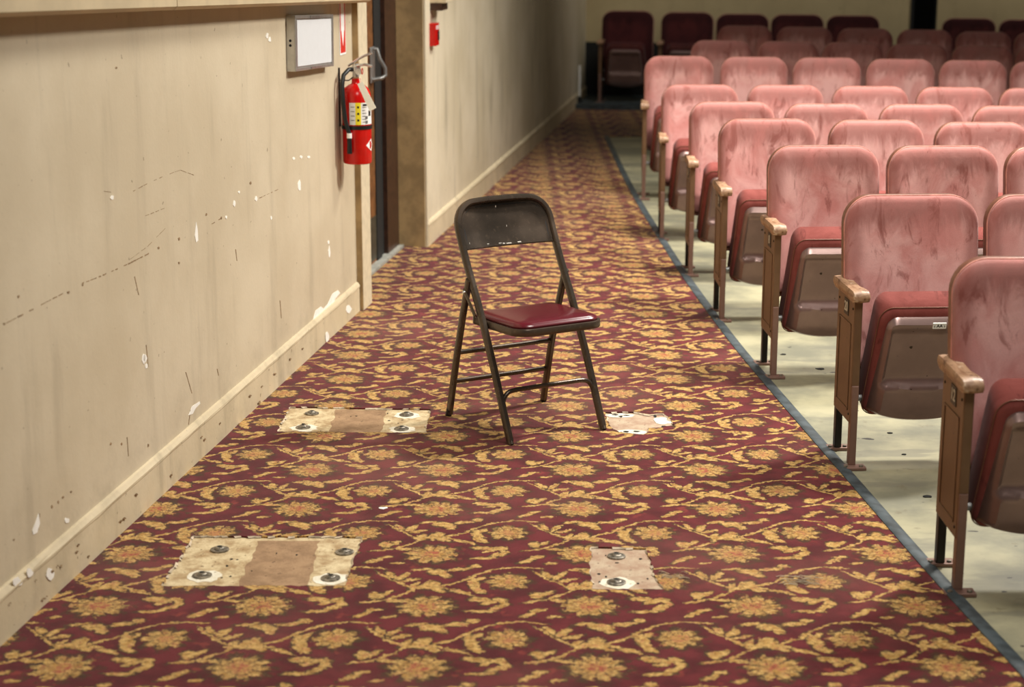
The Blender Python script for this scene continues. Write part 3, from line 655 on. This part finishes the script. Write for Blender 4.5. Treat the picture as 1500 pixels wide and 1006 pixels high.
# ------------------------------------------------------------------ theatre seats
def back_warp(p):
    zz = (p.z-.33); return Vector((p.x*(1+.02*zz), p.y + .19 + zz*.165 - .42*p.x*p.x*.8, p.z))
def make_seat():
    root = empty('theatre_seat')
    obj('back_shell', pillow(-.2475, .2475, .31, .95, (.05, .05, .105, .105), [(.02, .052), (.002, .048), (0, .034), (0, .006), (.003, .002)], back_warp), M_SHELL, root)
    prof = [(.006, .01), (.0035, .0), (.0035, -.010), (.007, -.019), (.014, -.025), (.026, -.030), (.05, -.032), (.09, -.031), (.14, -.030), (.19, -.029)]
    bc = obj('backrest', pillow(-.2475, .2475, .33, .95, (.05, .05, .105, .105), prof, back_warp, 10), M_VELVET, root)
    # piping around the pad
    out = rrect(-.2440, .2440, .335, .9465, (.05, .05, .102, .102), 8)
    obj('piping', tb([back_warp(Vector((x, .0015, z))) for x, z in out], .0042, 6, closed=True), M_VELVET_SEAM, bc)
    # tipped-up seat: cushion behind a pressed metal pan
    TF = Matrix.Translation((0, .105, .245)) @ Matrix.Rotation(rad(15), 4, 'X') @ Matrix.Translation((0, -.105, -.245))
    def cw(p):
        k = (p.z-.17)/.46; p = Vector((p.x*(1.0-.16*k), p.y, p.z - max(0, (.10-p.y))*.45*max(0, k))); return TF @ p
    cu_ = obj('seat_cushion', pillow(-.206, .206, .185, .636, (.05, .05, .055, .055), [(.03, .185), (.010, .178), (0, .155), (0, .075), (.004, .058), (.014, .050), (.03, .048)], cw), M_VELVET_SEAT, root)
    obj('cushion_seam', tb([cw(Vector((x, .062, z))) for x, z in rrect(-.2065, .2065, .185, .6365, (.05, .05, .055, .055), 6)], .0022, 5, closed=True), M_SHELL, cu_)
    bm = bmesh.new(); nu, nv = 30, 34; G = []
    ss = lambda a, b, x: (lambda t: t*t*(3-2*t))(max(0, min(1, (x-a)/(b-a))))
    for j in range(nv+1):
        v = j/nv; row = []
        for i in range(nu+1):
            s = 2*i/nu-1; hw = .188-.034*v
            # superellipse-like rounding at the top corners and a bellied bottom edge
            x = s*hw; zt = .596-.035*max(0, (abs(s)-.72)/.28)**2.2; zb = .165+.050*abs(s)**2.4
            z = zb+(zt-zb)*v
            e = min(1-abs(s), min(v, 1-v)*1.9)            # distance to the rim
            y = .050-.040*ss(0, .10, e)
            inn = ss(.12, .17, 1-abs(s))*ss(.555, .535, z)
            y += .013*inn*ss(.325, .350, z)               # recessed upper field
            y -= .014*inn*ss(.340, .318, z)*ss(.165, .25, z)   # bulging lower field
            y += .012*v
            row.append(bm.verts.new(TF @ Vector((x, y, z))))
        G.append(row)
    for j in range(nv):
        for i in range(nu): bm.faces.new((G[j][i], G[j][i+1], G[j+1][i+1], G[j+1][i]))
    rim = [G[0][i] for i in range(nu+1)] + [G[j][nu] for j in range(1, nv+1)] + [G[nv][i] for i in range(nu-1, -1, -1)] + [G[j][0] for j in range(nv-1, 0, -1)]
    TI = TF.inverted()
    def bkp(q): l = TI @ q.co; return TF @ Vector((l.x*.99, .085, l.z))
    bk = [bm.verts.new(bkp(q)) for q in rim]
    for k in range(len(rim)): bm.faces.new((rim[k], rim[(k+1) % len(rim)], bk[(k+1) % len(rim)], bk[k]))
    obj('seat_pan', bm, M_PAN, root); 
    for s in (-1, 1):
        obj('hinge', tb([(s*.232, .085, .235), (s*.185, .085, .235)], .0125, 12), M_GREY, root)
    # side standard with inset panel, legs bolted to the floor, worn wooden armrest
    X = -.243
    bm = bx(X-.015, X+.015, .008, .262, .158, .622)
    st = obj('side_standard', bm, M_STAND, root, smooth=False, bevel=.004)
    ins = bmesh.new(); o_ = (.045, .222, .20, .52)
    for a in ((o_[0], o_[1], o_[2], o_[2]+.006), (o_[0], o_[1], o_[3]-.006, o_[3]), (o_[0], o_[0]+.006, o_[2], o_[3]), (o_[1]-.006, o_[1], o_[2], o_[3])):
        box(ins, X-.0175, X-.0148, a[0], a[1], a[2], a[3])
    obj('raised_bead', ins, M_STAND, st, smooth=False)
    for y, z in ((.028, .60-.02), (.235, .60-.02), (.03, .19)):
        obj('rivet', lathe(bmesh.new(), [(0, 0), (.0055, 0), (.004, .002), (0, .002)], 8, M=Matrix.Translation((X-.015, y, z)) @ Matrix.Rotation(rad(-90), 4, 'Y')), M_HOLE, st)
    obj('leg', bx(X-.013, X+.013, .002, .036, 0.003, .30), M_LEG, st, smooth=False, bevel=.003)
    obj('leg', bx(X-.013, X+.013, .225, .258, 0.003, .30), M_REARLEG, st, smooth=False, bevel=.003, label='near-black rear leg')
    for y in (-.012, .242):
        fp = obj('foot_plate', bx(X-.045, X+.045, y-.022, y+.030, -.0075, .004), M_LEG, st, smooth=False, bevel=.002)
        for q in (-.028, .028): obj('foot_bolt', lathe(bmesh.new(), [(0, 0), (.008, 0), (.007, .006), (0, .007)], 8, (X+q, y-.006, .004)), M_BOLT, fp)
    # armrest: waisted plan, rounded nose
    bm = bmesh.new(); rr = []
    for y, hw, zt, zb in ((.305, .020, .640, .622), (.298, .027, .650, .616), (.26, .030, .655, .612), (.18, .027, .651, .612), (.10, .026, .650, .612), (.03, .031, .654, .610), (-.012, .032, .655, .610), (-.028, .031, .648, .614), (-.034, .028, .636, .622)):
        pts = []
        for a in range(12):
            th = 2*math.pi*a/12+math.pi/12; ca, sa = math.cos(th), math.sin(th); q = (abs(ca)**6+abs(sa)**6)**(-1/6)
            pts.append(bm.verts.new((X+hw*ca*q, y, (zt+zb)/2+(zt-zb)/2*sa*q)))
        rr.append(pts)
    for a, b in zip(rr, rr[1:]):
        for k in range(12): bm.faces.new((a[k], a[(k+1) % 12], b[(k+1) % 12], b[k]))
    bm.faces.new(rr[0]); bm.faces.new(rr[-1][::-1])
    obj('armrest', bm, M_WOOD, root)
    return root
def copy_tree(o, parent=None):
    c = o.copy(); COL.objects.link(c); c.parent = parent
    for ch in list(o.children): copy_tree(ch, c)
    return c
SEATS = {
    'A': (0, 0, [(1.574, 5.21, 0.512, 0.949)]),
    'B': (3, 0, [(1.468, 6.46, 0.496, 0.951), (1.992, 6.46, 0.496, 0.951)]),
    'C': (2.5, 0, [(1.371, 7.78, 0.488, 0.97), (1.894, 7.766, 0.486, 0.97), (2.407, 7.753, 0.484, 0.967)]),
    'D': (1, 0, [(1.279, 8.9, 0.482, 0.966), (1.82, 8.862, 0.471, 0.964), (2.341, 8.826, 0.469, 0.957)]),
    'E': (-1, 0, [(1.242, 10.05, 0.477, 0.938), (1.767, 10.004, 0.468, 0.931), (2.291, 9.958, 0.465, 0.932), (2.803, 9.913, 0.463, 0.928)]),
    'F': (-2, 0, [(1.179, 11.2, 0.475, 0.932), (1.709, 11.154, 0.469, 0.933), (2.232, 11.108, 0.469, 0.93), (2.747, 11.063, 0.469, 0.928), (3.248, 11.019, 0.463, 0.926)]),
    'G': (-4, 0, [(1.199, 12.85, 0.489, 0.989), (1.728, 12.785, 0.472, 0.988), (2.238, 12.722, 0.475, 0.987), (2.748, 12.66, 0.473, 0.982), (3.246, 12.599, 0.465, 0.978), (3.729, 12.539, 0.463, 0.973)]),
    'H': (-6, 0.03, [(1.669, 14.3, 0.481, 0.977), (2.189, 14.227, 0.478, 0.974), (2.689, 14.157, 0.471, 0.971), (3.185, 14.087, 0.469, 0.962), (3.676, 14.018, 0.467, 0.956), (4.156, 13.95, 0.462, 0.95)]),
    'I': (-8, 0.06, [(2.032, 15.7, 0.473, 0.984), (2.541, 15.619, 0.474, 0.977), (3.052, 15.539, 0.468, 0.97), (3.549, 15.46, 0.462, 0.963), (4.036, 15.383, 0.46, 0.95), (4.514, 15.307, 0.453, 0.943)]),
    'J': (-9, 0.05, [(1.244, 19.3, 0.551, 0.949), (1.872, 19.201, 0.552, 0.94), (2.446, 19.11, 0.55, 0.926), (3.014, 19.02, 0.547, 0.924), (3.584, 18.929, 0.545, 0.918), (4.758, 18.744, 0.54, 0.899), (5.326, 18.653, 0.537, 0.89)]),
}
ROWN = dict(A='nearest row', B='second nearest row', C='third nearest row', D='fourth nearest row', E='fifth nearest row', F='sixth nearest row', G='seventh nearest row', H='third last row', I='second last row', J='last row against the back wall')
ORD = ['aisle', 'second', 'third', 'fourth', 'fifth', 'sixth', 'seventh']
proto = make_seat(); first = True
BACKTOP = .19+.62*.165-.03
PLATE = dict(A='12', B='20', C='8', D='9', E='6')
for row, (yaw, lift, seats) in SEATS.items():
    for i, (X, Y, wdt, zt) in enumerate(seats):
        s = proto if first else copy_tree(proto); first = False
        a = rad(yaw); off = BACKTOP
        s.rotation_euler = (0, 0, a); s.location = (X+math.sin(a)*off, Y-math.cos(a)*off, lift if lift else 0)
        s.scale = (wdt/.495, 1, zt/.95)
        if row == 'A': lb = 'pink velvet tip-up theatre seat with arm number 12, at right edge'
        elif row == 'J': lb = ('maroon theatre seat with painted shade, nearest the left wall in the last row' if i == 0 else 'maroon theatre seat with painted shade, %s from the left wall in the last row' % ORD[i])
        elif i == 0: lb = 'worn pink velvet theatre seat at the aisle end of the %s' % ROWN[row]
        else: lb = 'pink velvet theatre seat, %s from the aisle in the %s' % (ORD[i], ROWN[row])
        if row in 'HI': lb = lb.replace('worn pink', 'pink').replace('pink', 'dim rose')
        if row == 'C' and i == 1: lb = 'pink velvet theatre seat with dark creased slit in its back, third row'
        tag(s, lb, 'theatre seat', 'tip-up theatre seats in rows beside the aisle')
        s['_row'] = row; s['_i'] = i
TFS = Matrix.Translation((0, .105, .245)) @ Matrix.Rotation(rad(15), 4, 'X') @ Matrix.Translation((0, -.105, -.245))
allseats = [o for o in COL.objects if o.name.startswith('theatre_seat')]
M_PAN_DARK = mat_enamel('pan_enamel_back_row', lin(132, 100, 92), lin(146, 112, 102), .45, .2)
dark_mesh = {}
for s in allseats:
    row, i = s['_row'], s['_i']; del s['_row']; del s['_i']
    def kid(n): return next(c for c in s.children if c.name.split('.')[0] == n)
    if row == 'J':
        for n, m in (('backrest', M_VELVET_DARK), ('back_shell', M_DOORFRAME), ('seat_cushion', M_VELVET_DARK)):  # last row's dim lighting painted in through darker materials
            c = kid(n)
            if n not in dark_mesh:
                me = c.data.copy(); me.materials.clear(); me.materials.append(m); dark_mesh[n] = me
            c.data = dark_mesh[n]
    if i == 0 and row in PLATE:
        st = kid('side_standard'); X = -.243-.015
        pl = obj('number_plate', bx(X-.002, X, .092, .156, .540, .598), M_BLACK, st, smooth=False, label='black plate with white seat number')
        Mt = Matrix(((0, 0, -1, X-.0026), (-1, 0, 0, .124), (0, 1, 0, .569), (0, 0, 0, 1)))
        text_mesh('number', PLATE[row], .050, Mt, M_NUM, pl, .0008)
    if row == 'B' and i == 0:
        sp = kid('seat_pan')
        pl = obj('name_label', bx(.004, .052, .008, .0125, .562, .584, M=TFS), M_WHITE, sp, smooth=False, label='small white label')
        text_mesh('letters', '\u2039 AA \u203a', .016, TFS @ Matrix.Translation((.028, .0072, .573)) @ Matrix.Rotation(rad(90), 4, 'X'), M_BLACK, pl, .0002)
    if (row == 'B' and i == 0):
        bc = kid('backrest')
        obj('crease', tb([back_warp(Vector((-.012+.012*k/6, -.0335, .90-.075*k/6))) for k in range(7)], [.0018*math.sin(math.pi*(k+.3)/6.6) for k in range(7)], 6), M_VELVET_DARK, bc)
    if row == 'C' and i == 1:
        bc = kid('backrest')
        for x0, x1, z1, z0, r in ((.035, .050, .93, .845, .0035), (-.075, -.072, .935, .87, .002)):
            obj('crease', tb([back_warp(Vector((x0+(x1-x0)*k/6, -.0335, z1+(z0-z1)*k/6))) for k in range(7)], [r*math.sin(math.pi*(k+.3)/6.6) for k in range(7)], 6), M_HOLE if x0 > 0 else M_VELVET_SEAT, bc)

# ------------------------------------------------------------------ the folding chair in the aisle
fc = empty('folding_chair', (.1735, 6.5695, 0), rad(30), label='bronze-brown metal folding chair with burgundy vinyl seat standing alone in the aisle', cat='chair')
def smooth_path(pts, n=6):
    out = []; pts = [Vector(p) for p in pts]
    for i in range(len(pts)-1):
        p0, p1, p2, p3 = pts[max(i-1, 0)], pts[i], pts[i+1], pts[min(i+2, len(pts)-1)]
        for k in range(n):
            u = k/n; out.append(.5*((2*p1)+(p2-p0)*u+(2*p0-5*p1+4*p2-p3)*u*u+(3*p1-p0-3*p2+p3)*u**3))
    out.append(pts[-1]); return out
side = [(0, .012), (.118, .26), (.232, .475), (.285, .56), (.345, .66), (.392, .75)]
def yb(z):     # y of the back plane at height z
    for (y0, z0), (y1, z1) in zip(side, side[1:]):
        if z <= z1: return y0+(y1-y0)*(z-z0)/(z1-z0)
    return .392+(z-.75)*.42
HX = .209
path = [(-HX, y, z) for y, z in side]
corner = [(-HX+.09*(1-math.cos(a)), yb(.775+.088*math.sin(a)), .775+.088*math.sin(a)) for a in [k*math.pi/12 for k in range(7)]]
left = path[:-1]+[(-HX, yb(.75), .75)]+corner
right = [(-x, y, z) for x, y, z in left][::-1]
mid = [(x, yb(.866), .866) for x in (-.06, 0, .06)]
frm = obj('back_frame', tb(smooth_path(left+mid+right, 3), .0125, 12, rx=.0155, up=Vector((1, 0, 0)), square=True), M_BRONZE, fc)
# sheet metal back panel with pressed bead, hugging the loop
def backpanel():
    bm = bmesh.new(); G = []
    nx, nz = 24, 14
    for j in range(nz+1):
        z = .694+(.862-.694)*j/nz
        hw = HX-.004 if z < .775 else HX-.004-.088*(1-math.sqrt(max(0, 1-((z-.775)/.090)**2)))
        row = []
        for i in range(nx+1):
            s = 2*i/nx-1; x = s*hw; y = yb(z)+.016*(1-s*s)
            e = min((1-abs(s))*HX, (.862-z)*1.0)
            if .010 < e < .020: y -= .003
            row.append((x, y, z))
        G.append(row)
    F = [[bm.verts.new((x, y-.001, z)) for x, y, z in r] for r in G]; K = [[bm.verts.new((x, y+.0015, z)) for x, y, z in r] for r in G]
    for j in range(nz):
        for i in range(nx):
            bm.faces.new((F[j][i], F[j][i+1], F[j+1][i+1], F[j+1][i])); bm.faces.new((K[j][i+1], K[j][i], K[j+1][i], K[j+1][i+1]))
    return bm
bp = obj('back_panel', backpanel(), M_BRONZE, fc)
ed = [(s*(HX-.006), yb(.692)+.016*(1-s*s), .692) for s in [k/8-1 for k in range(17)]]
obj('panel_edge', tb(ed, .0045, 8), M_BRONZE, bp)
bead = []
for s_ in (1,):
    pts = [(-HX+.024, yb(.71)+.016*(1-.78), .71), (-HX+.024, yb(.775)+.004, .775)]
    pts += [(-HX+.024+.066*(1-math.cos(a)), yb(.775+.066*math.sin(a))+.016*(1-((HX-.024-.066*(1-math.cos(a)))/HX)**2), .775+.066*math.sin(a)) for a in [k*math.pi/12 for k in range(1, 7)]]
    full = pts+[(0, yb(.842)+.0150, .842)]+[(-x, y, z) for x, y, z in pts][::-1]
obj('pressed_bead', tb([(x, y-.0015, z) for x, y, z in smooth_path(full, 2)], .0026, 6), M_BLACK, bp)
for x, z, w_, h_ in ((-.035, .700, .012, .003), (-.02, .698, .010, .003), (.003, .697, .022, .0025), (.05, .698, .015, .004), (-.09, .702, .008, .003), (.012, .76, .002, .007), (-.02, .835, .003, .010), (-.175, .71, .002, .012), (.10, .855, .010, .007)):
    s = x/HX; obj('paint_chip', bx(x-w_/2, x+w_/2, yb(z)+.016*(1-s*s)-.0022-(.004 if z < .70 else 0)-(.004 if z > .85 else 0), yb(z)+.016*(1-s*s)-.0008, z-h_/2, z+h_/2), M_CHIP, bp, smooth=False)
for s in (-1, 1):
    rl = obj('rear_leg', tb([(s*.220, .468, .012), (s*.218, .405, .26), (s*.2185, .350, .44), (s*.2185, .300, .585)], .0155, 12, rx=.0115, up=Vector((0, 1, 0)), square=True), M_BRONZE, fc)
    obj('foot_cap', tb([(s*.222, .474, 0), (s*.222, .463, .030)], .0155, 10, rx=.012, up=Vector((0, 1, 0))), M_BLACK, rl)
    obj('foot_cap', tb([(s*HX, -.006, 0), (s*HX, .010, .030)], .0155, 10, rx=.012, up=Vector((0, 1, 0))), M_BRONZE, frm)
    obj('side_link', tb([(s*.2285, .325, .545), (s*.2285, .235, .455)], .010, 8, rx=.004, up=Vector((0, 1, 0))), M_BRONZE, fc)
    obj('rivet', lathe(bmesh.new(), [(0, 0), (.009, 0), (.007, .006), (0, .007)], 10, M=Matrix.Translation((s*.2315, .315, .535)) @ Matrix.Rotation(rad(90*s), 4, 'Y')), M_STEEL, fc)
for z in (.275, .150):
    y = .405+(.275-z)*.25 if z < .27 else .402
    obj('rear_crossbar', tb([(-.218, y, z), (.218, y, z)], .0100, 10), M_BRONZE, fc)
fb = [(-.205, .060, .135), (-.198, .066, .160), (-.180, .068, .182), (-.150, .066, .190), (-.08, .062, .192), (0, .060, .193), (.08, .062, .192), (.150, .066, .190), (.180, .068, .182), (.198, .066, .160), (.205, .060, .135)]
obj('front_brace', tb(smooth_path(fb, 3), .0092, 10), M_BRONZE, fc)
# seat: steel rim and padded vinyl
def slab(pr, x0=-.197, x1=.197, y0=-.045, y1=.345, tilt=.035):
    return pillow(x0, x1, y0, y1, (.075, .075, .045, .045), pr, lambda p: Vector((p.x, p.z, .436+p.y-(p.z-.1)*tilt)), 8)
obj('seat_rim', slab([(.012, -.022), (.002, -.022), (0, -.019), (0, .004), (.002, .0065), (.010, .0065), (.012, .003)]), M_BRONZE, fc)
obj('seat_pad', slab([(.014, .002), (.012, .006), (.011, .013), (.016, .020), (.030, .026), (.055, .030), (.09, .032), (.13, .033)]), M_VINYL, fc)
